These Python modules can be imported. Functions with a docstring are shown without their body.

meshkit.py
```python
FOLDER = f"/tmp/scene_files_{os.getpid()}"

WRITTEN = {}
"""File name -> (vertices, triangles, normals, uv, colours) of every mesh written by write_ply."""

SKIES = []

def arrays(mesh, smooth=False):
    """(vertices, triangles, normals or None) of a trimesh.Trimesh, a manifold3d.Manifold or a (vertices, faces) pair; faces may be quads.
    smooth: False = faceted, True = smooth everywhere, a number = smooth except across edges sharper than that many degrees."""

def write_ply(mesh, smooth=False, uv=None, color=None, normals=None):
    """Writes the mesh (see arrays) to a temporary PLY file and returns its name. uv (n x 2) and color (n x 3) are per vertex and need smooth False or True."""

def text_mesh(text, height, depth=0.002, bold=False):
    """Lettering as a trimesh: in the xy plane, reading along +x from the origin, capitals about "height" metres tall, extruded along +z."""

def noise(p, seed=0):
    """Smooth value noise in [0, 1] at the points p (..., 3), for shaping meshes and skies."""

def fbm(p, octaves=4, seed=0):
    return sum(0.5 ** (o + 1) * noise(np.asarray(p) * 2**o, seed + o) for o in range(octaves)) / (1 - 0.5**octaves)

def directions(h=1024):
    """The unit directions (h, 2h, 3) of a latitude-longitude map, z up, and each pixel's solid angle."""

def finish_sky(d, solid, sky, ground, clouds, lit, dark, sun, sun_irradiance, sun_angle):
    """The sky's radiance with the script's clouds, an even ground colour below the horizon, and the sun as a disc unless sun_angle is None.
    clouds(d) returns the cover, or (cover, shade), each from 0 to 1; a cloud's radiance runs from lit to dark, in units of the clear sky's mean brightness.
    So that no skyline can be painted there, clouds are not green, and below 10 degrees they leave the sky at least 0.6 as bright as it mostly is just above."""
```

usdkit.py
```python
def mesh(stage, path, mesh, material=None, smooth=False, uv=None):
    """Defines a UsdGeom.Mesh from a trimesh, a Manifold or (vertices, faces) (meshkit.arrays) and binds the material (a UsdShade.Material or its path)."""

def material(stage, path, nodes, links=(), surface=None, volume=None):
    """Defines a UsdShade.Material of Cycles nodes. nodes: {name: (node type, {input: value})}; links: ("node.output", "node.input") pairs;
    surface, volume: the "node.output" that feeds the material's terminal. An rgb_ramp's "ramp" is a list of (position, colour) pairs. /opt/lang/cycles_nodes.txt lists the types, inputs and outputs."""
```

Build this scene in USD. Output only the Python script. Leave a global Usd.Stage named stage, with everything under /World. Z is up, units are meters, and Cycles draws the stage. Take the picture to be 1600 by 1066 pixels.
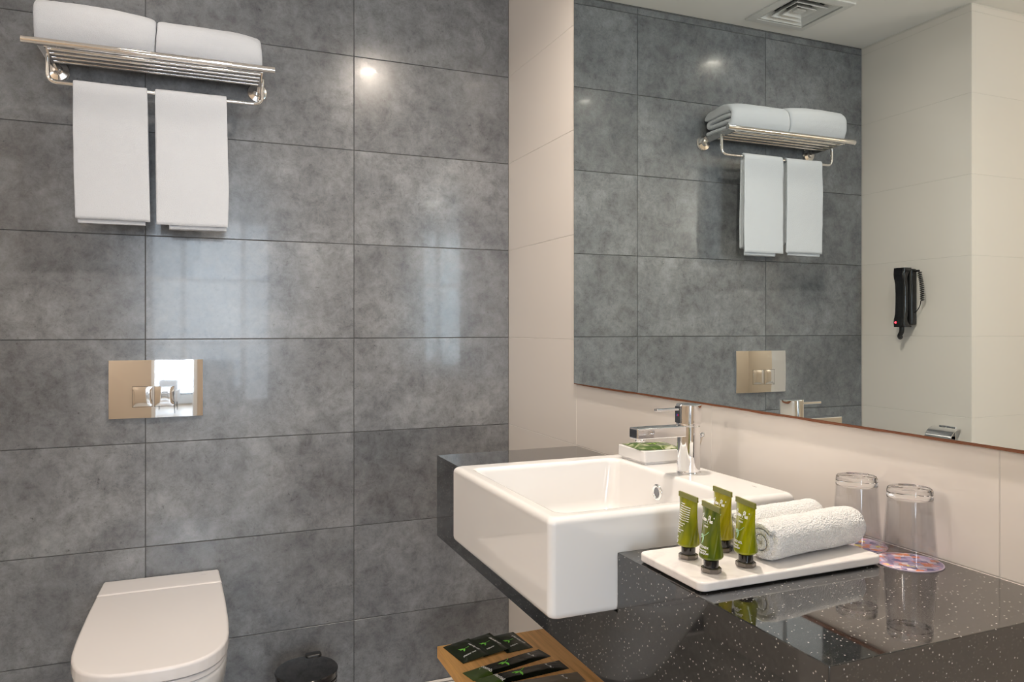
import math, random, sys
import numpy as np, trimesh, manifold3d as m3
import shapely
from shapely import affinity
from shapely.geometry import Polygon, LineString, Point, box as sbox
sys.path.insert(0, "/opt/lang")
import usdkit, meshkit
from pxr import Usd, UsdGeom, UsdLux, UsdShade, Gf, Sdf

stage = Usd.Stage.CreateInMemory()
UsdGeom.SetStageUpAxis(stage, "Z")
UsdGeom.SetStageMetersPerUnit(stage, 1.0)
UsdGeom.Xform.Define(stage, "/World")
UsdGeom.Scope.Define(stage, "/World/Looks")
rng = random.Random(7)

# ------------------------------------------------------------------ camera, sky, lights, exposure
YAW = 0.39243
F_PX = 1181.63
cam = UsdGeom.Camera.Define(stage, "/World/Camera")
c_, s_ = math.cos(YAW), math.sin(YAW)
cam.AddTransformOp().Set(Gf.Matrix4d(c_, -s_, 0, 0, 0, 0, 1, 0, -s_, -c_, 0, 0, -0.9905, -2.4237, 1.1817, 1))
cam.CreateHorizontalApertureAttr(36.0)
cam.CreateFocalLengthAttr(F_PX / 1600 * 36.0)
cam.CreateVerticalApertureOffsetAttr(-(533 - 511.16) / 1600 * 36.0)
cam.CreateClippingRangeAttr(Gf.Vec2f(0.02, 200))
cam.CreateExposureAttr(0.1)

CEIL = 2.377
WARM = (1.0, 0.865, 0.735)
DOWNLIGHTS = [(-0.25, -1.11), (-0.92, -1.14), (-1.18, -0.40), (-0.92, -2.35)]
GLOBE = (-2.50, -2.00, 1.96)
DL_POWER = [18.7, 2.7, 0.9, 1.6]
GLOBE_POWER, GLOBE_COLOR = 22.5, (1.0, 0.915, 0.83)


def rect_light(name, pos, rot, w, h, inten, color):
    l = UsdLux.RectLight.Define(stage, "/World/" + name)
    l.CreateWidthAttr(w); l.CreateHeightAttr(h); l.CreateIntensityAttr(inten); l.CreateColorAttr(Gf.Vec3f(*color))
    l.AddTranslateOp().Set(Gf.Vec3d(*pos)); l.AddRotateXYZOp().Set(Gf.Vec3f(*rot))
    return l


def disk_light(name, pos, r, inten, color):
    l = UsdLux.DiskLight.Define(stage, "/World/" + name)
    l.CreateRadiusAttr(r); l.CreateIntensityAttr(inten); l.CreateColorAttr(Gf.Vec3f(*color))
    l.AddTranslateOp().Set(Gf.Vec3d(*pos))
    return l


# daylight that comes in at the bedroom window behind the camera (just outside its panes)
rect_light("window_daylight", (-1.15, -6.72, 1.35), (90, 0, 0), 2.5, 2.1, 10.0, (0.76, 0.87, 1.0))
for i, (lx, ly) in enumerate(DOWNLIGHTS):
    disk_light("downlight_lamp_%d" % i, (lx, ly, CEIL + 0.012), 0.030, DL_POWER[i] / (math.pi ** 2 * 0.030 ** 2) , WARM)
gl_ = UsdLux.SphereLight.Define(stage, "/World/globe_light")
gl_.CreateRadiusAttr(.085); gl_.CreateIntensityAttr(GLOBE_POWER / (4 * math.pi ** 2 * .085 ** 2)); gl_.CreateColorAttr(Gf.Vec3f(*GLOBE_COLOR)); gl_.AddTranslateOp().Set(Gf.Vec3d(*GLOBE))
disk_light("bedroom_lamp", (-1.0, -4.6, 2.36), 0.2, 15, (1, 0.92, 0.82))

usdkit.material(stage, "/World/Looks/sky", {"b": ("background_shader", {"color": (0.75, 0.87, 1.0), "strength": 1.5})}, surface="b.background")
dome = UsdLux.DomeLight.Define(stage, "/World/sky")
dome.CreateColorAttr(Gf.Vec3f(0.76, 0.87, 1.0)); dome.CreateIntensityAttr(0.75)


# ------------------------------------------------------------------ naming, prims
USED = {}


def numbered(parent, name):
    k = (parent, name); n = USED.get(k, 0); USED[k] = n + 1
    return f"{parent}/{name}" if n == 0 else f"{parent}/{name}_{n:03d}"


def path_of(p):
    return "/World" if p is None else str(p.GetPath())


def tag(p, label=None, cat=None, group=None, kind=None):
    for k, v in (("label", label), ("category", cat), ("group", group), ("kind", kind)):
        if v:
            p.SetCustomDataByKey(k, v)
    return p


def thing(name, label, cat, loc=(0, 0, 0), rz=0, group=None, kind=None):
    x = UsdGeom.Xform.Define(stage, numbered("/World", name))
    x.AddTranslateOp().Set(Gf.Vec3d(*map(float, loc)))
    if rz:
        x.AddRotateZOp().Set(float(rz))
    return tag(x.GetPrim(), label, cat, group, kind)


def obj(name, mesh, mat, parent=None, smooth=35, label=None, kind=None):
    p = usdkit.mesh(stage, numbered(path_of(parent), name), mesh, "/World/Looks/" + mat, smooth=smooth).GetPrim()
    return tag(p, label, None, None, kind)


# ------------------------------------------------------------------ mesh helpers
def T(m, v):
    m = m.copy(); m.apply_translation(v); return m


def R(m, deg, axis=(0, 0, 1), at=(0, 0, 0)):
    m = m.copy(); m.apply_transform(trimesh.transformations.rotation_matrix(math.radians(deg), axis, at)); return m


def cat(*ms):
    return trimesh.util.concatenate([m for m in ms])


def bx(x0, x1, y0, y1, z0, z1):
    m = trimesh.creation.box((abs(x1 - x0), abs(y1 - y0), abs(z1 - z0)))
    m.apply_translation(((x0 + x1) / 2, (y0 + y1) / 2, (z0 + z1) / 2))
    return m


def rr(x0, x1, y0, y1, r, n=6):
    """rounded rectangle outline, 4*(n+1) points, counter-clockwise"""
    r = max(min(r, (x1 - x0) / 2 - 1e-5, (y1 - y0) / 2 - 1e-5), 1e-5)
    out = []
    for cx, cy, a0 in ((x1 - r, y1 - r, 0), (x0 + r, y1 - r, 90), (x0 + r, y0 + r, 180), (x1 - r, y0 + r, 270)):
        for k in range(n + 1):
            a = math.radians(a0 + 90 * k / n)
            out.append((cx + r * math.cos(a), cy + r * math.sin(a)))
    return np.array(out)


def loft(rings, cap0=True, cap1=True, closed=False):
    """rings: list of (N,3), counter-clockwise seen from the end of the loft"""
    rings = [np.asarray(r, float) for r in rings]
    n = len(rings[0]); v = np.vstack(rings); f = []
    m = len(rings)
    for i in range(m if closed else m - 1):
        a, b = i * n, ((i + 1) % m) * n
        j = np.arange(n); k = (j + 1) % n
        f.append(np.stack([a + j, a + k, b + k], 1)); f.append(np.stack([a + j, b + k, b + j], 1))
    f = np.vstack(f)
    if not closed:
        if cap0:
            v = np.vstack([v, rings[0].mean(0)]); c = len(v) - 1; j = np.arange(n)
            f = np.vstack([f, np.stack([np.full(n, c), (j + 1) % n, j], 1)])
        if cap1:
            v = np.vstack([v, rings[-1].mean(0)]); c = len(v) - 1; j = np.arange(n) + (m - 1) * n
            f = np.vstack([f, np.stack([np.full(n, c), j, (np.arange(n) + 1) % n + (m - 1) * n], 1)])
    return trimesh.Trimesh(v, f, process=False)


def ring(xy, z):
    return np.column_stack([xy, np.full(len(xy), z)])


def rbox(x0, x1, y0, y1, z0, z1, r=0.003, c=None, n=4, k=3):
    """box with rounded vertical corners (c) and rounded top and bottom edges (r)"""
    c = max(r * 1.02, c or 0)
    rings = []
    for i in range(k + 1):
        a = math.pi / 2 * i / k; d = r * (1 - math.sin(a))
        rings.append(ring(rr(x0 + d, x1 - d, y0 + d, y1 - d, c - d, n), z0 + r * (1 - math.cos(a))))
    for i in range(k + 1):
        a = math.pi / 2 * i / k; d = r * (1 - math.cos(a))
        rings.append(ring(rr(x0 + d, x1 - d, y0 + d, y1 - d, c - d, n), z1 - r + r * math.sin(a)))
    return loft(rings)


def lathe(prof, n=32, axis="z"):
    """prof: (r, z) from bottom to top, outside"""
    a = np.arange(n) * 2 * math.pi / n
    return loft([np.column_stack([max(r, 1e-5) * np.cos(a), max(r, 1e-5) * np.sin(a), np.full(n, z)]) for r, z in prof])


def tube(pts, rad, sides=10, closed=False):
    p = np.asarray(pts, float)
    rad = np.broadcast_to(np.asarray(rad, float), (len(p),))
    t = np.gradient(p, axis=0)
    if closed:
        t = np.roll(p, -1, 0) - np.roll(p, 1, 0)
    t /= np.linalg.norm(t, axis=1, keepdims=True)
    a = np.cross(t[0], [0, 0, 1.0] if abs(t[0][2]) < .9 else [1.0, 0, 0]); a /= np.linalg.norm(a)
    ang = np.arange(sides) * 2 * math.pi / sides
    rings = []
    for i in range(len(p)):
        a = a - t[i] * np.dot(a, t[i]); a /= np.linalg.norm(a)
        b = np.cross(t[i], a)
        rings.append(p[i] + rad[i] * (np.cos(ang)[:, None] * a + np.sin(ang)[:, None] * b))
    return loft(rings, closed=closed)


def smooth_path(pts, n=8):
    """Catmull-Rom through the points"""
    p = np.asarray(pts, float); q = np.vstack([2 * p[0] - p[1], p, 2 * p[-1] - p[-2]]); out = []
    for i in range(1, len(q) - 2):
        for k in range(n):
            t = k / n
            out.append(.5 * (2 * q[i] + (q[i + 1] - q[i - 1]) * t + (2 * q[i - 1] - 5 * q[i] + 4 * q[i + 1] - q[i + 2]) * t * t + (3 * q[i] - q[i - 1] - 3 * q[i + 1] + q[i + 2]) * t ** 3))
    out.append(p[-1])
    return np.array(out)


def fillet_path(pts, r, n=6):
    """polyline with rounded corners"""
    p = [np.asarray(q, float) for q in pts]; out = [p[0]]
    for i in range(1, len(p) - 1):
        u = p[i - 1] - p[i]; w = p[i + 1] - p[i]; u /= np.linalg.norm(u); w /= np.linalg.norm(w)
        a, b = p[i] + u * r, p[i] + w * r
        for k in range(n + 1):
            t = k / n
            out.append((1 - t) ** 2 * a + 2 * t * (1 - t) * p[i] + t * t * b)
    out.append(p[-1])
    return np.array(out)


def flat(shape, depth=0.0004, z=0.0):
    """shapely shape -> thin solid in the xy plane"""
    gs = [g for g in getattr(shape, "geoms", [shape]) if g.geom_type == "Polygon" and g.area > 1e-10]
    m = cat(*[trimesh.creation.extrude_polygon(g, depth, engine="earcut") for g in gs])
    m.apply_translation((0, 0, z)); return m


def resample(poly, step):
    ext = poly.exterior; n = max(12, int(ext.length / step))
    pts = np.array([ext.interpolate(i / n, normalized=True).coords[0] for i in range(n)])
    if Polygon(pts).exterior.is_ccw is False:
        pts = pts[::-1]
    return pts


def extrude_x(poly, x0, x1, nseg=30, step=0.006, soft=0.006):
    """a (y, z) profile swept along x with softly rounded ends, finely meshed for displacement"""
    base = resample(poly, step); rings = []
    xs = np.linspace(0, 1, nseg + 1); L = x1 - x0
    caps = [(0.0, soft), (soft * .3, soft * .35), (soft, 0.0)]
    stops = [(x0 + a, b) for a, b in caps] + [(x0 + soft + (L - 2 * soft) * t, 0.0) for t in xs[1:-1]] + [(x1 - a, b) for a, b in reversed(caps)]
    # inward offset by vertex normals
    d = np.roll(base, -1, 0) - np.roll(base, 1, 0); nrm = np.column_stack([d[:, 1], -d[:, 0]]); nrm /= np.linalg.norm(nrm, axis=1, keepdims=True) + 1e-9
    for x, inset in stops:
        q = base - nrm * inset * 0.6
        rings.append(np.column_stack([np.full(len(q), x), q]))
    side = loft(rings, False, False)
    def cap(r, flip):
        pg = Polygon(r[:, 1:])
        if not pg.is_valid:
            pg = pg.buffer(0)
            pg = max(getattr(pg, "geoms", [pg]), key=lambda g: g.area)
        v, f = trimesh.creation.triangulate_polygon(pg, engine="earcut")
        m = trimesh.Trimesh(np.column_stack([np.full(len(v), r[0, 0]), v]), f[:, ::-1] if flip else f, process=False)
        return m
    m = cat(side, cap(rings[0], True), cap(rings[-1], False))
    m.merge_vertices(digits_vertex=6)
    return m


def displace(m, amp, scale, seed=0, octaves=3):
    m = m.copy(); v = np.array(m.vertices)
    n = np.array(m.vertex_normals)
    h = meshkit.fbm(v * scale, octaves, seed) - .5
    m.vertices = v + n * (h * 2 * amp)[:, None]
    return m


def warp(m, amp, scale, seed=0):
    m = m.copy(); v = np.array(m.vertices)
    off = np.stack([meshkit.fbm(v * scale + 17 * k, 2, seed + k) - .5 for k in range(3)], 1)
    m.vertices = v + off * 2 * np.asarray(amp)
    return m


def man(m):
    m = m.copy(); m.merge_vertices(digits_vertex=7)
    return m3.Manifold(m3.Mesh(np.asarray(m.vertices, np.float32), np.asarray(m.faces, np.uint32)))


def unman(M):
    q = M.to_mesh(); return trimesh.Trimesh(np.array(q.vert_properties[:, :3], float), np.array(q.tri_verts), process=False)


# ------------------------------------------------------------------ materials
def M(name, nodes, links=(), surface="p.BSDF"):
    usdkit.material(stage, "/World/Looks/" + name, nodes, links, surface=surface)


def plain(name, col, rough=.5, metal=0., **k):
    M(name, {"p": ("principled_bsdf", {"base_color": col, "roughness": rough, "metallic": metal, **k})})


# grey concrete-look glazed tiles, in a few variants of grain
for k in range(5):
    tone = (1.14, 1.03, 1.24, 1.08, 1.19)[k]
    M(f"concrete_tile_{k}", {
        "g": ("geometry", {}), "mp": ("mapping", {"location": (3.7 * k, 1.3 * k, 5.1 * k), "rotation": (0, .1 * k, 0)}),
        "n1": ("noise_texture", {"scale": 5.0, "detail": 4., "roughness": .50, "distortion": .25}),
        "n2": ("noise_texture", {"scale": 22., "detail": 9., "roughness": .80, "distortion": .25}),
        "n3": ("noise_texture", {"scale": 68., "detail": 5., "roughness": .8}),
        "n4": ("noise_texture", {"scale": 420., "detail": 2., "roughness": .6}),
        "r1": ("rgb_ramp", {"ramp": [(.30, (.122 * tone, .128 * tone, .137 * tone)), (.5, (.158 * tone, .165 * tone, .175 * tone)), (.70, (.200 * tone, .208 * tone, .219 * tone))]}),
        "r2": ("rgb_ramp", {"ramp": [(.34, (.66, .66, .67)), (.5, (1., 1., 1.)), (.66, (1.28, 1.28, 1.28))]}),
        "r3": ("rgb_ramp", {"ramp": [(.28, (.42, .42, .42)), (.40, (.98, .98, .98)), (.72, (1.06, 1.06, 1.06)), (.80, (1.35, 1.35, 1.35))]}),
        "m1": ("mix_color", {"blend_type": "multiply", "fac": 1., "use_clamp": False}), "m2": ("mix_color", {"blend_type": "multiply", "fac": .95, "use_clamp": False}),
        "rr": ("map_range", {"from_min": .3, "from_max": .7, "to_min": .17, "to_max": .27}),
        "bp": ("bump", {"strength": .035, "distance": .0015}),
        "p": ("principled_bsdf", {"specular_ior_level": .5, "ior": 1.5, "coat_weight": .22, "coat_roughness": .035, "coat_ior": 1.45})},
      [("g.position", "mp.vector"), ("mp.vector", "n1.vector"), ("mp.vector", "n2.vector"), ("mp.vector", "n3.vector"), ("mp.vector", "n4.vector"),
       ("n1.fac", "r1.fac"), ("n2.fac", "r2.fac"), ("n3.fac", "r3.fac"), ("r1.color", "m1.a"), ("r2.color", "m1.b"), ("m1.result", "m2.a"), ("r3.color", "m2.b"),
       ("m2.result", "p.base_color"), ("n2.fac", "rr.value"), ("rr.result", "p.roughness"), ("n4.fac", "bp.height"), ("bp.normal", "p.normal")])
plain("grey_grout", (.10, .10, .10), .8)
plain("light_grout", (.70, .67, .635), .5)
M("white_tile", {"g": ("geometry", {}), "n": ("noise_texture", {"scale": 1.8, "detail": 2.}), "b": ("bump", {"strength": .12, "distance": .004}),
                 "p": ("principled_bsdf", {"base_color": (.82, .775, .735), "roughness": .13})},
  [("g.position", "n.vector"), ("n.fac", "b.height"), ("b.normal", "p.normal")])
plain("ceiling_paint", (.93, .915, .895), .75)
plain("beige_paint", (.62, .52, .41), .6)
plain("white_paint", (.78, .78, .77), .5)
plain("window_grey", (.10, .11, .12), .4)
plain("dark_joint", (.03, .03, .03), .9)
M("floor_tile", {"g": ("geometry", {}), "n": ("noise_texture", {"scale": 20., "detail": 6., "roughness": .7}),
                 "r": ("rgb_ramp", {"ramp": [(.3, (.40, .39, .375)), (.7, (.52, .51, .49))]}), "p": ("principled_bsdf", {"roughness": .35})},
  [("g.position", "n.vector"), ("n.fac", "r.fac"), ("r.color", "p.base_color")])
M("oak_floor", {"g": ("geometry", {}), "mp": ("mapping", {"scale": (2, 14, 2)}), "n": ("noise_texture", {"scale": 3., "detail": 4.}),
                "r": ("rgb_ramp", {"ramp": [(.3, (.30, .21, .13)), (.7, (.42, .31, .20))]}), "p": ("principled_bsdf", {"roughness": .4})},
  [("g.position", "mp.vector"), ("mp.vector", "n.vector"), ("n.fac", "r.fac"), ("r.color", "p.base_color")])
# black sparkling engineered stone
M("sparkle_stone", {
    "g": ("geometry", {}),
    "v": ("voronoi_texture", {"scale": 200., "randomness": 1.}), "v2": ("voronoi_texture", {"scale": 380., "randomness": 1.}),
    "n": ("noise_texture", {"scale": 120., "detail": 2.}),
    "t": ("map_range", {"from_min": .14, "from_max": .22, "to_min": 1., "to_max": 0., "clamp": True}),
    "s": ("separate_color", {}), "k": ("math", {"math_type": "greater_than", "value2": .64}), "mu": ("math", {"math_type": "multiply"}),
    "t2": ("map_range", {"from_min": .12, "from_max": .26, "to_min": 1., "to_max": 0., "clamp": True}),
    "s2": ("separate_color", {}), "k2": ("math", {"math_type": "greater_than", "value2": .55}), "mu2": ("math", {"math_type": "multiply"}),
    "r": ("rgb_ramp", {"ramp": [(.3, (.007, .0066, .0064)), (.7, (.019, .0175, .0165))]}),
    "c1": ("mix_color", {"b": (.46, .44, .42)}), "c2": ("mix_color", {"b": (.10, .094, .088)}),
    "p": ("principled_bsdf", {"roughness": .05, "ior": 1.75, "coat_weight": .6, "coat_roughness": .02})},
  [("g.position", "v.vector"), ("g.position", "v2.vector"), ("g.position", "n.vector"), ("n.fac", "r.fac"),
   ("v.distance", "t.value"), ("v.color", "s.color"), ("s.r", "k.value1"), ("k.value", "mu.value1"), ("t.result", "mu.value2"),
   ("v2.distance", "t2.value"), ("v2.color", "s2.color"), ("s2.r", "k2.value1"), ("k2.value", "mu2.value1"), ("t2.result", "mu2.value2"),
   ("r.color", "c2.a"), ("mu2.value", "c2.fac"), ("c2.result", "c1.a"), ("mu.value", "c1.fac"), ("c1.result", "p.base_color")])
plain("ceramic", (.80, .79, .785), .035, coat_weight=.4, coat_roughness=.02)
plain("toilet_plastic", (.76, .735, .735), .12)
plain("chrome", (.86, .86, .87), .035, 1.)
plain("chrome_dark", (.25, .26, .28), .08, 1.)
plain("polished_steel", (.82, .80, .78), .09, 1.)
plain("mirror_silver", (.80, .87, .86), .0, 1.)
plain("rust_strip", (.19, .068, .030), .55)
plain("black_gloss", (.006, .006, .007), .06, coat_weight=.5)
plain("black_plastic", (.012, .012, .013), .28)
plain("gunmetal", (.20, .18, .165), .2, .85)
plain("red_dot", (.6, .02, .03), .3)
plain("blue_dot", (.02, .08, .6), .3)
M("red_led", {"e": ("emission", {"color": (1., .03, .05), "strength": 6.})}, surface="e.emission")
M("lamp_glow", {"e": ("emission", {"color": WARM, "strength": 14.})}, surface="e.emission")
M("globe_glow", {"e": ("emission", {"color": (1., .95, .86), "strength": 6.})}, surface="e.emission")
M("clear_glass", {"w": ("layer_weight", {"blend": .5}), "pw": ("math", {"math_type": "power", "value2": 3.2}), "sc": ("math", {"math_type": "multiply_add", "value2": .62, "value3": .035}),
                  "t": ("transparent_bsdf", {"color": (.948, .948, .955)}), "gl": ("glossy_bsdf", {"color": (1, 1, 1), "roughness": .015}), "m": ("mix_closure", {})},
  [("w.facing", "pw.value1"), ("pw.value", "sc.value1"), ("sc.value", "m.fac"), ("t.BSDF", "m.closure1"), ("gl.BSDF", "m.closure2")], surface="m.closure")
M("thick_glass", {"p": ("principled_bsdf", {"base_color": (.97, .97, .98), "roughness": .01, "transmission_weight": 1., "ior": 1.48})})
M("window_glass", {"f": ("fresnel", {"IOR": 1.3}), "t": ("transparent_bsdf", {"color": (.97, .98, .98)}), "gl": ("glossy_bsdf", {"color": (1, 1, 1), "roughness": 0.}), "m": ("mix_closure", {})},
  [("f.fac", "m.fac"), ("t.BSDF", "m.closure1"), ("gl.BSDF", "m.closure2")], surface="m.closure")


def terry(name, col, scale, strength, dist):
    M(name, {"g": ("geometry", {}), "n": ("noise_texture", {"scale": scale, "detail": 3., "roughness": .65}), "v": ("voronoi_texture", {"scale": scale * 1.3}),
             "ad": ("math", {"math_type": "add"}), "b": ("bump", {"strength": strength, "distance": dist}),
             "p": ("principled_bsdf", {"base_color": col, "roughness": .95, "sheen_weight": .25, "sheen_roughness": .5, "specular_ior_level": .1})},
      [("g.position", "n.vector"), ("g.position", "v.vector"), ("n.fac", "ad.value1"), ("v.distance", "ad.value2"), ("ad.value", "b.height"), ("b.normal", "p.normal")])


terry("towel_cotton", (.575, .60, .645), 420., .25, .002)
terry("towel_terry", (.87, .865, .86), 330., .6, .004)
terry("towel_hem", (.61, .635, .675), 700., .15, .001)
M("shelf_oak", {"g": ("geometry", {}), "mp": ("mapping", {"scale": (38, 2.2, 30)}), "n": ("noise_texture", {"scale": 2.2, "detail": 5., "roughness": .6, "distortion": .5}),
                "w": ("noise_texture", {"scale": 14., "detail": 3.}),
                "r": ("rgb_ramp", {"ramp": [(.25, (.52, .255, .068)), (.5, (.74, .405, .128)), (.75, (.86, .50, .18))]}), "p": ("principled_bsdf", {"roughness": .38})},
  [("g.position", "mp.vector"), ("mp.vector", "n.vector"), ("n.fac", "r.fac"), ("r.color", "p.base_color")])
M("white_marble", {"g": ("geometry", {}), "n": ("noise_texture", {"scale": 7., "detail": 6., "roughness": .6, "distortion": 1.6}),
                   "r": ("rgb_ramp", {"ramp": [(.3, (.84, .81, .79)), (.52, (.82, .79, .77)), (.6, (.74, .70, .69)), (.66, (.83, .80, .78))]}),
                   "p": ("principled_bsdf", {"roughness": .16})},
  [("g.position", "n.vector"), ("n.fac", "r.fac"), ("r.color", "p.base_color")])
for k, (a, b) in enumerate((((.16, .20, .003), (.40, .41, .005)), ((.08, .135, .005), (.24, .27, .005)), ((.36, .33, .003), (.56, .50, .010)), ((.24, .28, .003), (.50, .50, .005)))):
    M(f"green_tube_{k}", {"g": ("geometry", {}), "mp": ("mapping", {"scale": (60, 60, 12), "location": (k * 3., 0, 0)}), "n": ("noise_texture", {"scale": 1.2, "detail": 2.}),
                          "r": ("rgb_ramp", {"ramp": [(.35, a), (.65, b)]}),
                          "p": ("principled_bsdf", {"roughness": .16, "transmission_weight": .28, "ior": 1.42, "coat_weight": .3})},
      [("g.position", "mp.vector"), ("mp.vector", "n.vector"), ("n.fac", "r.fac"), ("r.color", "p.base_color")])
plain("tube_seal", (.20, .205, .03), .3)
plain("print_white", (.86, .86, .84), .5)
plain("print_pale_green", (.42, .66, .44), .5)
plain("print_leaf", (.24, .80, .08), .45)
plain("print_leaf_dim", (.20, .34, .05), .5)
plain("print_grey", (.42, .42, .43), .5)
plain("sachet_dark", (.014, .022, .007), .24, specular_ior_level=.25)
plain("sachet_black", (.006, .008, .004), .18, specular_ior_level=.3)
plain("sachet_green", (.052, .088, .014), .26)
plain("sachet_taupe", (.16, .135, .10), .3)
M("soap_wrap", {"g": ("geometry", {}), "n": ("noise_texture", {"scale": 42., "detail": 3., "distortion": 1.}),
                "r": ("rgb_ramp", {"ramp": [(.38, (.03, .075, .010)), (.54, (.075, .13, .022)), (.61, (.30, .33, .18)), (.70, (.52, .53, .42))]}), "p": ("principled_bsdf", {"roughness": .22})},
  [("g.position", "n.vector"), ("n.fac", "r.fac"), ("r.color", "p.base_color")])
for k in range(2):
    M(f"coaster_print_{k}", {"g": ("geometry", {}), "mp": ("mapping", {"location": (k * .7, .31 * k, 0), "rotation": (0, 0, .6)}),
                         "v": ("voronoi_texture", {"scale": 125., "randomness": 1., "metric": "chebychev"}), "s": ("separate_color", {}),
                         "r": ("rgb_ramp", {"interpolate": False, "ramp": [(0., (.34, .27, .46)), (.22, (.62, .55, .70)), (.40, (.15, .14, .30)), (.52, (.72, .24, .13)), (.64, (.44, .36, .56)), (.78, (.78, .36, .42)), (.86, (.80, .70, .76)), (.95, (.85, .72, .20))]}),
                         "p": ("principled_bsdf", {"roughness": .4})},
      [("g.position", "mp.vector"), ("mp.vector", "v.vector"), ("v.color", "s.color"), ("s.g", "r.fac"), ("r.color", "p.base_color")])
plain("coaster_edge", (.62, .55, .66), .5)
plain("fabric_white", (.75, .75, .76), .9)
plain("curtain_grey", (.55, .57, .60), .9)

# ------------------------------------------------------------------ the room
XL, YR = -1.651, -0.50            # left wall of the toilet recess, and where it ends
XW, YF = -3.00, -2.96             # wide part of the room: left wall, front wall with the doorway
DX0, DX1, DH = -1.28, -0.54, 2.28  # doorway in the front wall
JOINT = 0.0022
ROWS = [0.0] + [0.246 + .3 * k for k in range(8)] + [CEIL - .006]


def tiles(parent, us, zs, mats, place, thick=.006, skip=None, inset=JOINT):
    """one mesh per tile: u along the wall, z up; place(u, z, d) -> xyz, d = depth in front of the grout"""
    for i in range(len(us) - 1):
        for j in range(len(zs) - 1):
            u0, u1, z0, z1 = us[i] + inset / 2, us[i + 1] - inset / 2, zs[j] + inset / 2, zs[j + 1] - inset / 2
            if skip and skip((u0 + u1) / 2, (z0 + z1) / 2):
                continue
            b = .0007
            rings = []
            for (d, e) in ((0, 0), (thick - b, 0), (thick, b)):
                rings.append([place(u, z, d) for u, z in ((u0 + e, z0 + e), (u1 - e, z0 + e), (u1 - e, z1 - e), (u0 + e, z1 - e))])
            m = loft(rings)
            m.fix_normals()
            obj("tile", m, mats[(i * 3 + j * 2 + (i * j) % 3) % len(mats)] if len(mats) > 1 else mats[0], parent, smooth=False)


GREY = [f"concrete_tile_{k}" for k in range(5)]
wb = obj("wall_back", bx(XL - .1, .10, .002, .10, 0, CEIL), "grey_grout", None, False)
tag(wb, "grey concrete-look tiled back wall behind the toilet", None, None, "structure")
tiles(wb, [XL, -1.1335, -.5335, 0], ROWS, GREY, lambda u, z, d: (u, .006 - d, z))

wr = obj("wall_right", bx(.0006, .10, YF, .002, 0, CEIL), "light_grout", None, False)
tag(wr, "glossy white tiled wall behind the mirror and basin", None, None, "structure")
tiles(wr, [YF, -2.352, -1.738, -1.122, -.508, -.001], ROWS, ["white_tile"], lambda u, z, d: (.006 - d, u, z), inset=.0012)

wl = obj("wall_left", bx(XL - .10, XL - .0006, YR + .002, .002, 0, CEIL), "light_grout", None, False)
tag(wl, "white tiled side wall of the toilet recess, seen in the mirror", None, None, "structure")
tiles(wl, [YR, -.001], ROWS, ["white_tile"], lambda u, z, d: (XL - .006 + d, u, z), inset=.0012)
wn = obj("wall_recess", bx(XW, XL - .002, YR + .0006, YR + .10, 0, CEIL), "light_grout", None, False)
tag(wn, "white tiled wall turning away beside the toilet recess", None, None, "structure")
tiles(wn, [XW, XL - .6, XL + .0], ROWS, ["white_tile"], lambda u, z, d: (u, YR + .006 - d, z), inset=.0012)
wo = obj("wall_outer", bx(XW - .1, XW, YF, YR + .1, 0, CEIL), "beige_paint", None, False)
tag(wo, "plain beige wall at the far side of the bathroom", None, None, "structure")
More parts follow.
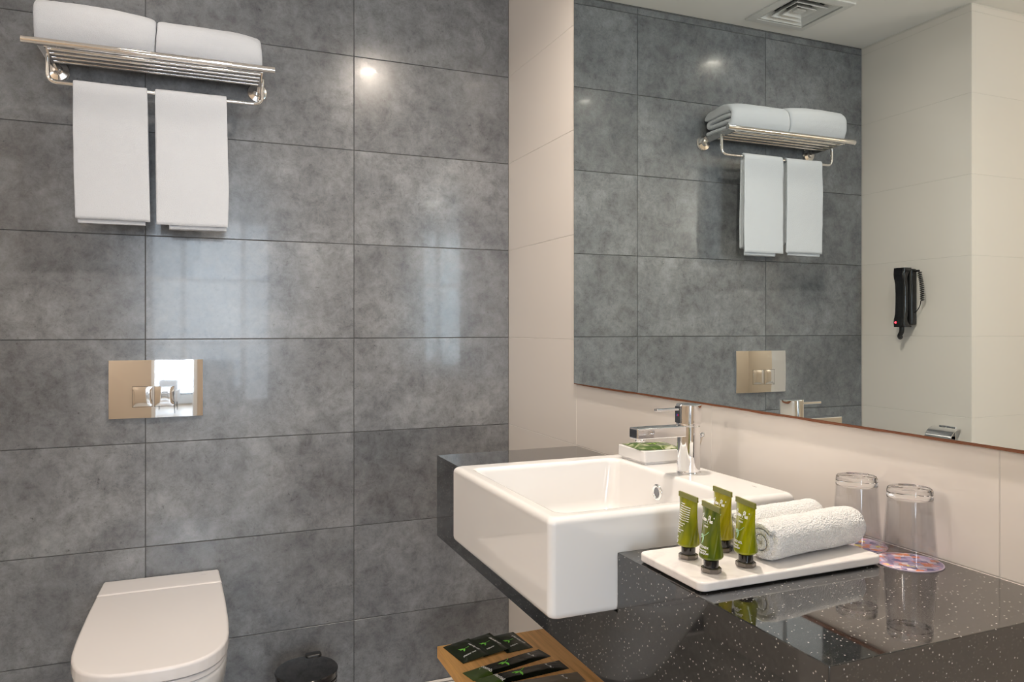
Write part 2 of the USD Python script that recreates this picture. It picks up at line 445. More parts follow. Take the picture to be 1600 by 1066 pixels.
wf = obj("wall_front", cat(bx(XW - .1, DX0, YF - .1, YF, 0, CEIL), bx(DX1, .10, YF - .1, YF, 0, CEIL), bx(DX0, DX1, YF - .1, YF, DH, CEIL)), "beige_paint", None, False)
tag(wf, "beige wall around the doorway to the bedroom", None, None, "structure")
# downlight and diffuser openings are cut out of the ceiling
CUT = man(bx(XW - .1, .1, YF - .1, .1, CEIL, CEIL + .10))
for lx, ly in DOWNLIGHTS:
    CUT = CUT - man(T(trimesh.creation.cylinder(.0445, .06, sections=32), (lx, ly, CEIL)))
VX0, VX1, VY0, VY1 = -1.262, -.978, -.335, -.062
CUT = CUT - man(bx(VX0 + .03, VX1 - .03, VY0 + .03, VY1 - .03, CEIL - .01, CEIL + .07))
ce = obj("ceiling", unman(CUT), "ceiling_paint", None, False)
tag(ce, "flat white bathroom ceiling", None, None, "structure")
fl = obj("floor", bx(XW - .1, .1, YF - .1, .1, -.10, -.003), "light_grout", None, False)
tag(fl, "grey tiled bathroom floor", None, None, "structure")
fxs, fys = np.arange(XW, .01, .45), np.arange(YF, .01, .4933)
for i in range(len(fxs) - 1):
    for j in range(len(fys) - 1):
        obj("tile", bx(fxs[i] + .001, fxs[i + 1] - .001, fys[j] + .001, fys[j + 1] - .001, -.006, 0), "floor_tile", fl, False)
tr = obj("trim_1", tube([(XL + .01, -.0065, .004), (-.01, -.0065, .004)], .005, 8), "light_grout")
tag(tr, "white sealant bead between grey wall and floor", None, None, "structure")
fr = obj("trim_2", cat(bx(DX0 - .06, DX0 + .012, YF - .105, YF + .012, 0, DH + .05), bx(DX1 - .012, DX1 + .06, YF - .105, YF + .012, 0, DH + .05), bx(DX0 - .06, DX1 + .06, YF - .105, YF + .012, DH - .012, DH + .05)), "white_paint", None, False)
tag(fr, "white door frame of the doorway behind the viewer", None, None, "structure")

# bedroom seen in reflections through the doorway
BY, BX0, BX1 = -6.55, -3.0, 1.2
sh = obj("wall_bedroom", cat(bx(BX0 - .1, BX0, BY, YF - .1, 0, 2.5), bx(BX1, BX1 + .1, BY, YF - .1, 0, 2.5),
                             bx(BX0, -2.4, BY - .1, BY, 0, 2.5), bx(.1, BX1, BY - .1, BY, 0, 2.5), bx(-2.4, .1, BY - .1, BY, 0, .3), bx(-2.4, .1, BY - .1, BY, 2.4, 2.5)), "white_paint", None, False)
tag(sh, "pale bedroom walls beyond the doorway", None, None, "structure")
sh = obj("ceiling_bedroom", bx(BX0 - .1, BX1 + .1, BY - .1, YF - .1, 2.5, 2.6), "ceiling_paint", None, False)
tag(sh, "white bedroom ceiling beyond the doorway", None, None, "structure")
sh = obj("floor_bedroom", bx(BX0 - .1, BX1 + .1, BY - .1, YF - .1, -.10, 0), "oak_floor", None, False)
tag(sh, "wooden bedroom floor beyond the doorway", None, None, "structure")
wi = thing("window_1", "large bedroom window with grey frame, reflected in the flush plate", None, kind="structure")
fm = [bx(-2.4, .1, BY - .09, BY - .03, .3, .36), bx(-2.4, .1, BY - .09, BY - .03, 2.34, 2.4)] + [bx(x - .025, x + .025, BY - .09, BY - .03, .36, 2.34) for x in (-2.375, -1.77, -1.15, -.53, .075)] + [bx(-2.4, .1, BY - .085, BY - .035, z - .015, z + .015) for z in (1.0, 1.7)]
obj("frame", cat(*fm), "window_grey", wi, False)
xs_ = (-2.35, -1.795, -1.745, -1.175, -1.125, -.555, -.505, .05)
for k in range(4):
    obj("pane", bx(xs_[2 * k], xs_[2 * k + 1], BY - .062, BY - .058, .36, 2.34), "window_glass", wi, False)

# ------------------------------------------------------------------ ceiling fittings
DLN = ["round white recessed downlight in the ceiling above the basin", "round white recessed downlight in the ceiling in mid room, in line with the basin one",
       "round white recessed downlight above the toilet", "round white recessed downlight near the doorway"]
for i, (lx, ly) in enumerate(DOWNLIGHTS):
    t = thing("recessed_downlight", DLN[i], "ceiling light", (lx, ly, CEIL))
    n = 32; a = np.arange(n) * 2 * math.pi / n
    prof = [(.0425, .03), (.0425, 0), (.052, 0), (.052, -.0025), (.050, -.004), (.043, -.003), (.0395, .004), (.0385, .03)]
    obj("rim", loft([np.column_stack([r * np.cos(a), r * np.sin(a), np.full(n, z)]) for r, z in prof], False, False), "white_paint", t, 40)
    obj("lens", T(trimesh.creation.cylinder(.040, .004, sections=32), (0, 0, .022)), "lamp_glow", t)
t = thing("pendant_lamp", "white opal globe pendant lamp hanging in the wide part of the room", "ceiling light", (GLOBE[0], GLOBE[1], CEIL))
obj("ceiling_rose", lathe([(0, -.020), (.05, -.020), (.055, -.012), (.055, 0), (0, 0)], 32), "white_paint", t, 30)
obj("cord", lathe([(0, GLOBE[2] - CEIL + .105), (.003, GLOBE[2] - CEIL + .105), (.003, -.0202), (0, -.0202)], 10), "black_plastic", t, 30)
obj("cap", lathe([(0, GLOBE[2] - CEIL + .078), (.026, GLOBE[2] - CEIL + .078), (.022, GLOBE[2] - CEIL + .100), (0, GLOBE[2] - CEIL + .106)], 20), "polished_steel", t, 30)
obj("globe", T(trimesh.creation.icosphere(3, .082), (0, 0, GLOBE[2] - CEIL)), "globe_glow", t, True)
t = thing("air_vent", "square white four-way air diffuser in the ceiling, seen in the mirror", "air vent", ((VX0 + VX1) / 2, (VY0 + VY1) / 2, CEIL))
hx, hy = (VX1 - VX0) / 2, (VY1 - VY0) / 2


def sq_ring(rings):
    return loft([ring(rr(-x, x, -y, y, .0015, 2), z) for x, y, z in rings], False, False, closed=True)


obj("frame", sq_ring([(hx, hy, -.001), (hx, hy, -.007), (hx - .030, hy - .030, -.009), (hx - .030, hy - .030, .045), (hx - .027, hy - .027, .045), (hx - .027, hy - .027, -.001)][::-1]), "white_paint", t, 20)
for k, q in enumerate((.036, .066, .094)):
    x, y = hx - q, hy - q
    obj("louver", sq_ring([(x, y, -.006), (x - .024, y - .024, .020), (x - .026, y - .026, .020), (x - .003, y - .003, -.0075)][::-1]), "white_paint", t, 20)
obj("centre_plate", bx(-hx + .122, hx - .122, -hy + .122, hy - .122, -.004, .002), "white_paint", t, False)
obj("duct", bx(-hx + .032, hx - .032, -hy + .032, hy - .032, .045, .047), "dark_joint", t, False)

# ------------------------------------------------------------------ mirror
MY0, MY1, MZ0, MZ1 = -2.40, -.508, 1.018, 2.30
t = thing("wall_mirror", "large frameless wall mirror above the vanity with a rusty bottom edge", "mirror", (0, 0, 0))
obj("mirror_glass", bx(-.0075, -.0015, MY0, MY1, MZ0 + .0045, MZ1), "mirror_silver", t, False)
ys = np.linspace(MY0, MY1, 160)
low = MZ0 + .0010 * (meshkit.fbm(np.column_stack([ys * 14, ys * 0, ys * 0]), 3) - .5) * 2
low[-8:] += np.linspace(0, .003, 8)
ed = Polygon([(y, z) for y, z in zip(ys, low)] + [(MY1, MZ0 + .0043), (MY0, MZ0 + .0043)])
m = trimesh.creation.extrude_polygon(ed, .0058, engine="earcut")      # (y, z, depth)
m.vertices = np.column_stack([-.0015 - m.vertices[:, 2], m.vertices[:, 0], m.vertices[:, 1]]); m.fix_normals()
obj("corroded_edge", m, "rust_strip", t, False, label="reddish brown corroded edge strip")

# ------------------------------------------------------------------ vanity counter
CT, CB = .846, .635
CX, CY0, CY1 = -.415, -1.853, -.518
BX_0, BX_1, BY_0, BY_1 = -.526, -.072, -1.443, -.990     # basin outline
BZ0, BZ1 = .757, .906
t = thing("vanity_counter", "black sparkling stone vanity counter with deep apron", "counter")
hole = man(bx(CX - .1, BX_1 + .0012, BY_0 - .0012, BY_1 + .0012, BZ0 - .0012, CT + .1)) + man(bx(CX - .1, -.42, BY_0 - .002, BY_1 + .002, BZ0 - .002, CT + .1))
QS = math.sqrt(.5)
block = man(rbox(CX, -.0035, CY0, CY1, CB, CT, .0016)) - hole
top = (block ^ man(bx(CX - .1, .1, CY0 - .1, CY1 + .1, CT - .020, CT + .1)))
front = (block ^ man(bx(CX - .1, CX + .020, CY0 - .1, CY1 + .1, CB - .1, CT + .1)))
near = (block ^ man(bx(CX - .1, .1, CY0 - .1, CY0 + .020, CB - .1, CT + .1)))
far = (block ^ man(bx(CX - .1, .1, CY1 - .020, CY1 + .1, CB - .1, CT + .1)))
cut = lambda m, n, off: m.trim_by_plane(n, off)
top = cut(cut(cut(top, (QS, 0, QS), QS * (CX + CT)), (0, QS, QS), QS * (CY0 + CT)), (0, -QS, QS), QS * (CT - CY1))
front = cut(cut(cut(front, (-QS, 0, -QS), -QS * (CX + CT)), (-QS, QS, 0), QS * (CY0 - CX)), (-QS, -QS, 0), -QS * (CX + CY1))
near = cut(cut(near, (0, -QS, -QS), -QS * (CY0 + CT)), (QS, -QS, 0), QS * (CX - CY0))
far = cut(cut(far, (0, QS, -QS), -QS * (CT - CY1)), (QS, QS, 0), QS * (CX + CY1))
obj("worktop", unman(top), "sparkle_stone", t, 25)
obj("front_apron", unman(front), "sparkle_stone", t, 25)
obj("end_panel", unman(near), "sparkle_stone", t, 25)
obj("end_panel", unman(far), "sparkle_stone", t, 25)
obj("sealant_joint", bx(-.0036, -.0004, CY0 + .002, BY_0 - .03, CT - .012, CT - .0012), "dark_joint", t, False, label="dark sealant line along the wall")

# ------------------------------------------------------------------ basin
def basin():
    def rg(x0, x1, y0, y1, r, z):
        return ring(rr(x0, x1, y0, y1, r, 8), z)
    R = []
    ro = .011
    for k in range(5):                                   # bottom edge
        a = math.pi / 2 * k / 4; d = .012 * (1 - math.sin(a))
        R.append(rg(BX_0 + d, BX_1 - d, BY_0 + d, BY_1 - d, ro, BZ0 + .012 * (1 - math.cos(a))))
    for k in range(7):                                   # top edge
        a = math.pi / 2 * k / 6; d = .011 * (1 - math.cos(a))
        R.append(rg(BX_0 + d, BX_1 - d, BY_0 + d, BY_1 - d, ro, BZ1 - .011 + .011 * math.sin(a)))
    ix0, ix1, iy0, iy1 = BX_0 + .031, -.183, BY_0 + .031, BY_1 - .048   # bowl at the rim
    for k in range(6):                                   # rounded lip of the bowl
        a = math.pi / 2 * k / 5; d = .009 * math.sin(a) - .009
        R.append(rg(ix0 + d, ix1 - d, iy0 + d, iy1 - d, .022, BZ1 - .009 * (1 - math.cos(a))))
    zb = BZ1 - .108
    for k in range(7):                                   # foot of the bowl wall
        a = math.pi / 2 * k / 6; d = .010 + .030 * (1 - math.cos(a))
        R.append(rg(ix0 + d, ix1 - d, iy0 + d, iy1 - d, .030, zb + .030 * (1 - math.sin(a)) + .0))
    cx, cy = (ix0 + ix1) / 2, (iy0 + iy1) / 2
    R.append(rg(cx - .06, cx + .06, cy - .06, cy + .06, .059, zb - .004))
    R.append(rg(cx - .021, cx + .021, cy - .021, cy + .021, .0209, zb - .007))
    m = loft(R)
    body = man(m)
    body = body - man(bx(-.4135, 0, -2, 0, BZ0 - .1, CT + .0006)) if False else body
    return unman(body), (cx, cy, zb)


t = thing("wash_basin", "white ceramic semi-recessed square wash basin set into the black counter", "wash basin")
bm, (dcx, dcy, dzb) = basin()
bd = obj("body", bm, "ceramic", t, 30)
rgm = T(R(trimesh.creation.torus(.0125, .0035, major_sections=32, minor_sections=10), 90, (0, 1, 0)), (-.1880, -1.205, .868))
ov = obj("overflow_ring", cat(rgm), "chrome", t, True, label="chrome overflow ring")
obj("overflow_hole", T(R(trimesh.creation.cylinder(.0105, .003, sections=24), 90, (0, 1, 0)), (-.1878, -1.205, .868)), "chrome_dark", ov, label="dark overflow opening")
obj("drain", T(lathe([(.0, 0), (.027, 0), (.029, .002), (.027, .004), (.020, .0045), (.019, .007), (.0, .009)], 28), (dcx, dcy, dzb - .006)), "chrome", t, 30, label="chrome drain plug")
lg = [LineString(smooth_path([(0, 0), (.0012, .0022), (.0024, 0)], 4)), LineString([(.0034, 0), (.0036, .0024)]), LineString(smooth_path([(.0048, .002), (.0060, .0016), (.0050, .0004), (.0064, 0)], 4)), LineString([(.0074, .0026), (.0076, 0)]), LineString([(.0086, 0), (.0098, .002), (.0106, 0)])]
lgm = flat(shapely.union_all([l.buffer(.00042) for l in lg]), .0002)
lgm = T(R(lgm, -90), (-.105, -1.372, BZ1 + .00005))
obj("maker_mark", lgm, "print_grey", bd, False, label="tiny grey printed mark")

# ------------------------------------------------------------------ tap
FX, FY, FZ = -.132, -1.226, BZ1
t = thing("basin_tap", "chrome single-lever mixer tap with square spout on the basin deck", "tap", (FX, FY, FZ))
obj("body", lathe([(.0, 0), (.0225, 0), (.0225, .0015), (.0215, .003), (.0215, .088), (.0205, .0895), (.0205, .0915)], 40), "chrome", t, 30)
obj("cap", lathe([(.0215, .0918), (.0235, .0925), (.0237, .094), (.0237, .128), (.0225, .1297), (.0, .1302)], 40), "chrome", t, 30)
sp = rbox(-.122, -.012, -.0145, .0145, .070, .0905, .0018, .003)
so = obj("spout", sp, "chrome", t, 30)
obj("spout_face", bx(-.1226, -.1216, -.0115, .0115, .0735, .0875), "chrome_dark", so, False, label="dark end face of the spout")
obj("aerator", T(lathe([(.0, -.006), (.009, -.006), (.0095, -.004), (.0095, 0), (.0, .001)], 24), (-.106, 0, .0702)), "chrome", so, 30)
obj("lever", rbox(-.074, -.015, -.0060, .0060, .1185, .1232, .0012, .002), "chrome", t, 30)
lp = obj("lever_plate", rbox(-.0250, -.018, -.0085, .0085, .095, .1265, .0008, .001), "chrome_dark", t, 30)
obj("hot_mark", bx(-.0254, -.0249, -.0035, -.0003, .108, .112), "red_dot", lp, False, label="small red hot mark")
obj("cold_mark", bx(-.0254, -.0249, .0003, .0035, .108, .112), "blue_dot", lp, False, label="small blue cold mark")
obj("pull_rod", cat(tube([(.018, -.004, .035), (.024, -.0045, .058), (.0275, -.005, .068)], .0024, 8), T(trimesh.creation.icosphere(2, .0046), (.0285, -.005, .0705))), "chrome", t, 30)
obj("base_ring", lathe([(.0, .0001), (.0228, .0001), (.0228, .0010), (.0222, .0016)], 40), "chrome", t, 30)

# ------------------------------------------------------------------ soap dish and wrapped soap
SX0, SX1, SY0, SY1 = -.172, -.070, -1.136, -1.032
t = thing("soap_dish", "square white ceramic soap dish on the basin deck behind the tap", "soap dish")
def dish(x0, x1, y0, y1, z0, h, foot, c):
    R = [ring(rr(x0 + foot, x1 - foot, y0 + foot, y1 - foot, c, 5), z0), ring(rr(x0 + foot, x1 - foot, y0 + foot, y1 - foot, c, 5), z0 + .004),
         ring(rr(x0, x1, y0, y1, c, 5), z0 + .006), ring(rr(x0, x1, y0, y1, c, 5), z0 + h - .001), ring(rr(x0 + .001, x1 - .001, y0 + .001, y1 - .001, c, 5), z0 + h),
         ring(rr(x0 + .006, x1 - .006, y0 + .006, y1 - .006, c, 5), z0 + h), ring(rr(x0 + .008, x1 - .008, y0 + .008, y1 - .008, c, 5), z0 + h - .003),
         ring(rr(x0 + .011, x1 - .011, y0 + .011, y1 - .011, c, 5), z0 + h - .010), ring(rr(x0 + .02, x1 - .02, y0 + .02, y1 - .02, c, 5), z0 + h - .011)]
    return loft(R)
obj("dish", dish(SX0, SX1, SY0, SY1, BZ1, .028, .005, .004), "ceramic", t, 30)


def pouch(L, W, H, seal=.006, crinkle=.0008, seed=0, nx=34, ny=22, flatend=0.0):
    """a closed soft packet lying in the xy plane: pillow between flat crimped ends"""
    xs, ys_ = np.linspace(-L / 2, L / 2, nx), np.linspace(-W / 2, W / 2, ny)
    X, Y = np.meshgrid(xs, ys_, indexing="ij")
    ex = np.clip((L / 2 - np.abs(X) - seal) / (L / 2 - seal), 0, 1); ey = np.clip((W / 2 - np.abs(Y)) / (W / 2), 0, 1)
    prof = np.minimum(1, ex * 2.6) ** .7 * np.minimum(1, ey * 2.2) ** .6
    P = np.stack([X, Y, X * 0], -1).reshape(-1, 3)
    nz = (meshkit.fbm(P * 70 + 3.3 * seed, 3, seed) - .5).reshape(X.shape) * 2 * crinkle
    top = H * prof + .0006 + np.maximum(nz, -H * prof * .8) * np.minimum(1, ex * 6 + .15) * np.minimum(1, ey * 6)
    bot = np.zeros_like(top)
    n = nx * ny; idx = np.arange(n).reshape(nx, ny); a, b, c, d = idx[:-1, :-1].ravel(), idx[1:, :-1].ravel(), idx[1:, 1:].ravel(), idx[:-1, 1:].ravel()
    v = np.vstack([np.column_stack([X.ravel(), Y.ravel(), top.ravel()]), np.column_stack([X.ravel(), Y.ravel(), bot.ravel()])])
    f = [np.stack([a, b, c], 1), np.stack([a, c, d], 1), np.stack([a, c, b], 1) + n, np.stack([a, d, c], 1) + n]
    edge = np.concatenate([idx[:, 0], idx[-1, 1:], idx[-2::-1, -1], idx[0, -2:0:-1]]); e2 = np.roll(edge, -1)
    f += [np.stack([edge, edge + n, e2 + n], 1), np.stack([edge, e2 + n, e2], 1)]
    m = trimesh.Trimesh(v, np.vstack(f), process=False); m.fix_normals()
    zt = lambda x, y: float(top[int(np.clip(round((x + L / 2) / L * (nx - 1)), 0, nx - 1)), int(np.clip(round((y + W / 2) / W * (ny - 1)), 0, ny - 1))])
    return m, zt


def drape(shape, zfun, lift=.0003, depth=.0002, seg=.004):
    """flat print laid on a packet's top"""
    shape = shapely.segmentize(shape, seg)
    m = flat(shape, depth)
    m = m.subdivide() if len(m.faces) < 3000 else m
    m.vertices = np.column_stack([m.vertices[:, :2], m.vertices[:, 2] + np.array([zfun(x, y) for x, y in m.vertices[:, :2]]) + lift])
    return m


def text_shape(s, h, bold=False, shear=0.0):
    m = meshkit.text_mesh(s, h, .001, bold)
    from trimesh.path.polygons import projected
    pg = projected(m, (0, 0, 1))
    pg = affinity.affine_transform(pg, [1, shear, 0, 1, 0, 0])
    x0, y0, x1, y1 = pg.bounds
    return affinity.translate(pg, -(x0 + x1) / 2, 0)


def leaf_shape(s):
    """a sprig: stem and three slim leaves"""
    def lf(x, y, L, W, a):
        pts = [(0, 0), (L * .35, W / 2), (L * .7, W * .4), (L, 0), (L * .7, -W * .3), (L * .35, -W / 2)]
        q = smooth_path(pts + [pts[0]], 4)
        return affinity.translate(affinity.rotate(Polygon(q).buffer(0), a, origin=(0, 0)), x, y)
    g = [lf(0, 0, .5, .15, 180), lf(0, 0, .42, .14, 205), lf(.02, 0, .5, .17, 262), LineString([(0, 0), (.2, .1), (.42, .3)]).buffer(.02)]
    return affinity.scale(shapely.union_all(g), s, s, origin=(0, 0))


t = thing("wrapped_soap", "soap bar in crinkled green wrapper lying in the white soap dish", "soap", ((SX0 + SX1) / 2, (SY0 + SY1) / 2, BZ1 + .0282), -8)
m, zt = pouch(.096, .088, .0042, .004, .0013, 3)
obj("wrapper", m, "soap_wrap", t, 40)
obj("print", drape(affinity.translate(leaf_shape(.03), .004, .004), zt), "print_leaf_dim", t, False)

# ------------------------------------------------------------------ tray with tubes and rolled face towels
t = thing("marble_tray", "white marble tray with rounded corners on the black counter", "tray")
TX0, TX1, TY0, TY1, TZ = -.410, -.100, -1.640, -1.492, CT + .0145
obj("slab", rbox(TX0, TX1, TY0, TY1, CT + .002, TZ, .003, .012, 6, 4), "white_marble", t, 30)
for x, y in ((TX0 + .03, TY0 + .03), (TX1 - .03, TY0 + .03), (TX0 + .03, TY1 - .03), (TX1 - .03, TY1 - .03)):
    obj("foot", T(trimesh.creation.cylinder(.008, .0022, sections=16), (x, y, CT + .0011)), "print_grey", t)

SCRIPT = {  # hand-drawn logo strokes, unit: letter height 1
    "logo": [[(0, 0), (.12, .5), (.2, 1.0)], [(.02, .8), (.3, 1.05), (.48, .8), (.3, .5), (.12, .45)], [(.25, .48), (.42, .1), (.55, .02)],
             [(.85, .35), (.7, .4), (.62, .15), (.78, .02), (.9, .2), (.85, .35)], [(1.2, .38), (1.05, .38), (1.0, .12), (1.15, .03), (1.25, .36), (1.28, .05)],
             [(1.4, .35), (1.42, .05), (1.5, .3), (1.6, .3), (1.6, .05), (1.7, .3), (1.8, .28), (1.85, .05)],
             [(2.3, -.05), (2.42, .5), (2.5, 1.05)], [(2.35, .85), (2.65, 1.1), (2.82, .8), (2.65, .5), (2.45, .48)], [(2.98, 1.0), (2.94, .3), (3.02, .03)],
             [(3.15, .35), (3.15, .08), (3.3, .05), (3.4, .36), (3.42, .04)], [(3.75, .38), (3.58, .35), (3.6, .22), (3.74, .15), (3.68, .02), (3.5, .05)],
             [(3.9, .95), (4.05, .95)], [(3.97, 1.03), (3.97, .87)]]}


def logo(h, w=.075):
    g = shapely.union_all([LineString(smooth_path(s, 4)).buffer(w) for s in SCRIPT["logo"]])
    x0, y0, x1, y1 = g.bounds
    return affinity.scale(affinity.translate(g, -(x0 + x1) / 2, 0), h, h, origin=(0, 0))


TUBE_H0, TUBE_H1, TUBE_R, CRIMP_W = .0165, .0885, .0158, .0470


def tube_half(z):
    """half width and half depth of the tube's section at height z"""
    f = np.clip((z - TUBE_H0 - .006) / (TUBE_H1 - .007 - TUBE_H0 - .006), 0, 1)
    return TUBE_R + (CRIMP_W / 2 - TUBE_R) * f, TUBE_R * (1 - f) + .0012 * f


def tube_body():
    n = 40; a = np.arange(n) * 2 * math.pi / n; R = []
    R.append(np.column_stack([.006 * np.cos(a), .006 * np.sin(a), np.full(n, TUBE_H0)]))
    for k in range(5):
        b = math.pi / 2 * k / 4
        q = TUBE_R - .004 + .004 * math.sin(b)
        R.append(np.column_stack([q * np.cos(a), q * np.sin(a), np.full(n, TUBE_H0 + .001 + .004 * (1 - math.cos(b)))]))
    for z in np.linspace(TUBE_H0 + .006, TUBE_H1 - .007, 18):
        w, d = tube_half(z); e = 1 if z < .05 else 1
        R.append(np.column_stack([w * np.cos(a), d * np.sin(a), np.full(n, z)]))
    return loft(R)


def wrap(shape, yc, lift=.00025):
    """print on the tube's front (+y face); shape x = across, y = height above the tray"""
    m = flat(shapely.segmentize(shape, .002), .00015)
    v = m.vertices; out = []
    for x, z, d in v:
        w, dep = tube_half(z); s = np.clip(x / w, -.995, .995)
        out.append((-x, dep * math.sqrt(1 - s * s) + lift + d, z))
    m.vertices = np.array(out); m.fix_normals()
    return m


def lines(widths, x0, z0, dz, h):
    return shapely.union_all([sbox(x0, z0 - i * dz, x0 + w, z0 - i * dz + h) for i, w in enumerate(widths)])


def words_block(rows, x_center, z):
    return shapely.union_all([affinity.translate(text_shape(s, h, True), x_center, z - dz) for s, h, dz in rows])


TUBES = [  # x, y, direction of the crimp, green, print
    (-.3615, -1.5455, -94, 0, "back", "green toiletry tube showing its small-print back, leftmost on the tray"),
    (-.3690, -1.6060, -99, 1, "CONDITIONER", "dark green conditioner tube at the front edge of the marble tray"),
    (-.2960, -1.5360, -96, 2, "SHAMPOO", "yellowish green toiletry tube standing behind the other three"),
    (-.3110, -1.6040, -98, 3, "SHOWER GEL", "bright green shower gel tube standing right beside the rolled face towel")]
for i, (x, y, ang, g, kind, lab) in enumerate(TUBES):
    # local +y is the printed face; the crimp runs along local x.  The face looks to -x in the room.
    t = thing("toiletry_tube", lab, "toiletry tube", (x, y, TZ + .0002), ang + 180, "small green toiletry tubes on the marble tray")
    tb = obj("tube", tube_body(), f"green_tube_{g}", t, 40)
    w = CRIMP_W / 2
    obj("crimp", cat(bx(-w, w, -.0013, .0013, TUBE_H1 - .0072, TUBE_H1), bx(-w, w, -.0017, .0017, TUBE_H1 - .0062, TUBE_H1 - .0056)), "tube_seal", t, False)
    n = 8; a = np.arange(n) * 2 * math.pi / n + .2
    octo = lambda r: np.column_stack([r * np.cos(a), r * np.sin(a)])
    cp = obj("cap", lathe([(0, .0062), (.0098, .0062), (.0098, .0155), (.0090, .0168), (0, .0170)], 28), "black_gloss", t, 30)
    obj("cap_foot", loft([ring(octo(.0128), 0), ring(octo(.0134), .0008), ring(octo(.0134), .0056), ring(octo(.0122), .0064)]), "gunmetal", cp, False, label="dark faceted cap foot")
    if kind == "back":
        obj("small_print", wrap(shapely.union_all([lines([.010] + [.025] * 7, -.0135, .0735, .0030, .0012), lines([.019, .016, .010, .019, .014], -.0135, .0482, .0030, .0011)]), 0), "print_white", tb, False)
        obj("symbols", wrap(shapely.union_all([Point(-.0105, .0298).buffer(.0016), sbox(-.006, .0283, -.003, .0313)]), 0), "print_white", tb, False)
        obj("barcode", wrap(sbox(-.0125, .0225, -.0015, .0268), 0), "print_white", tb, False)
        bars = shapely.union_all([sbox(-.0120 + .0009 * k, .0230, -.0120 + .0009 * k + (.0003, .0005)[k % 2], .0263) for k in range(11)])
        obj("barcode_bars", wrap(bars, 0, .0005), "print_grey", tb, False)
    else:
        obj("logo", wrap(affinity.translate(logo(.0076), -.0015, .0655), 0), "print_white", tb, False)
        obj("tagline", wrap(shapely.union_all([sbox(-.0065, .0630, .0035, .0633), affinity.translate(text_shape("natural", .0023, True), -.001, .0585)]), 0), "print_white", tb, False)
        obj("leaf_print", wrap(affinity.translate(leaf_shape(.021), -.001, .0475), 0), "print_pale_green", tb, False)
        sub = {"CONDITIONER": ("après-shampoing", "ACONDICIONADOR"), "SHAMPOO": ("shampoing", "CHAMPÚ"), "SHOWER GEL": ("gel douche", "GEL DE BAÑO")}[kind]
        obj("product_name", wrap(words_block([(kind, .0028, 0), (sub[0], .0020, .0038), (sub[1], .0022, .0072)], -.0025, .0325), 0), "print_white", tb, False)


def roll_profile(w, h, turns=3.0, th=.0030):
    pts = []
    for k in range(int(turns * 40) + 1):
        a = k / 40 * 2 * math.pi; f = .16 + .84 * k / (turns * 40)
        pts.append((w / 2 * f * math.cos(a + .6), h / 2 * f * math.sin(a + .6)))
    ls = LineString(pts)
    return ls


def rolled_towel(lab, x0, x1, yc, w, h, seed, loose):
    mx = (x0 + x1) / 2; y_at = yc; x0, x1, yc = x0 - mx, x1 - mx, 0.0
    t = thing("rolled_face_towel", lab, "towel", (mx, y_at, 0), 6, "rolled white face towels on the tray")
    zc = TZ + h / 2
    core = affinity.scale(Point(0, 0).buffer(1, 24), w / 2 - .001, h / 2 - .001, origin=(0, 0))
    core = affinity.translate(core, yc, zc)
    n = 90
    body = extrude_x(core, x0 + .004, x1, 74, .0021, .010)
    body = displace(body, .0010, 420, seed, 2); body = warp(body, (.002, .0022, .0016), 22, seed)
    v = body.vertices; v[:, 2] = np.maximum(v[:, 2], TZ + .0003); body.vertices = v
    obj("roll", body, "towel_terry", t, True)
    # spiral end: the layers seen end-on
    ls = roll_profile(w - .0115, h - .0115, loose)
    sp = affinity.translate(ls, yc, zc)
    q = np.array(sp.coords); prs = []
    for end, xa, xb in ((0, x0 - .001, x0 + .013),):
        m = ribbon(q, .0072, xa, xb)
        obj("rolled_layers", displace(m, .0005, 500, seed, 2), "towel_terry", t, True)
    return t


def ribbon(q, th, xa, xb):
    """a (y, z) polyline thickened to a soft-edged strip between xa and xb"""
    d = np.gradient(q, axis=0); nrm = np.column_stack([-d[:, 1], d[:, 0]]); nrm /= np.linalg.norm(nrm, axis=1, keepdims=True)
    sec = [(xb, -.5), (xb, .5), (xa + .0015, .5), (xa, .25), (xa, -.25), (xa + .0015, -.5)]
    rings = []
    for p, nn in zip(q, nrm):
        rings.append(np.array([(x, p[0] + nn[0] * th * s, p[1] + nn[1] * th * s) for x, s in sec]))
    m = loft(rings); m.fix_normals()
    return m


rolled_towel("rolled white terry face towel at the front of the tray, spiral end showing", -.281, -.092, -1.5860, .060, .0560, 2, 2.3)
rolled_towel("rolled white terry face towel half hidden behind the front roll", -.288, -.106, -1.5270, .052, .0565, 5, 2.2)

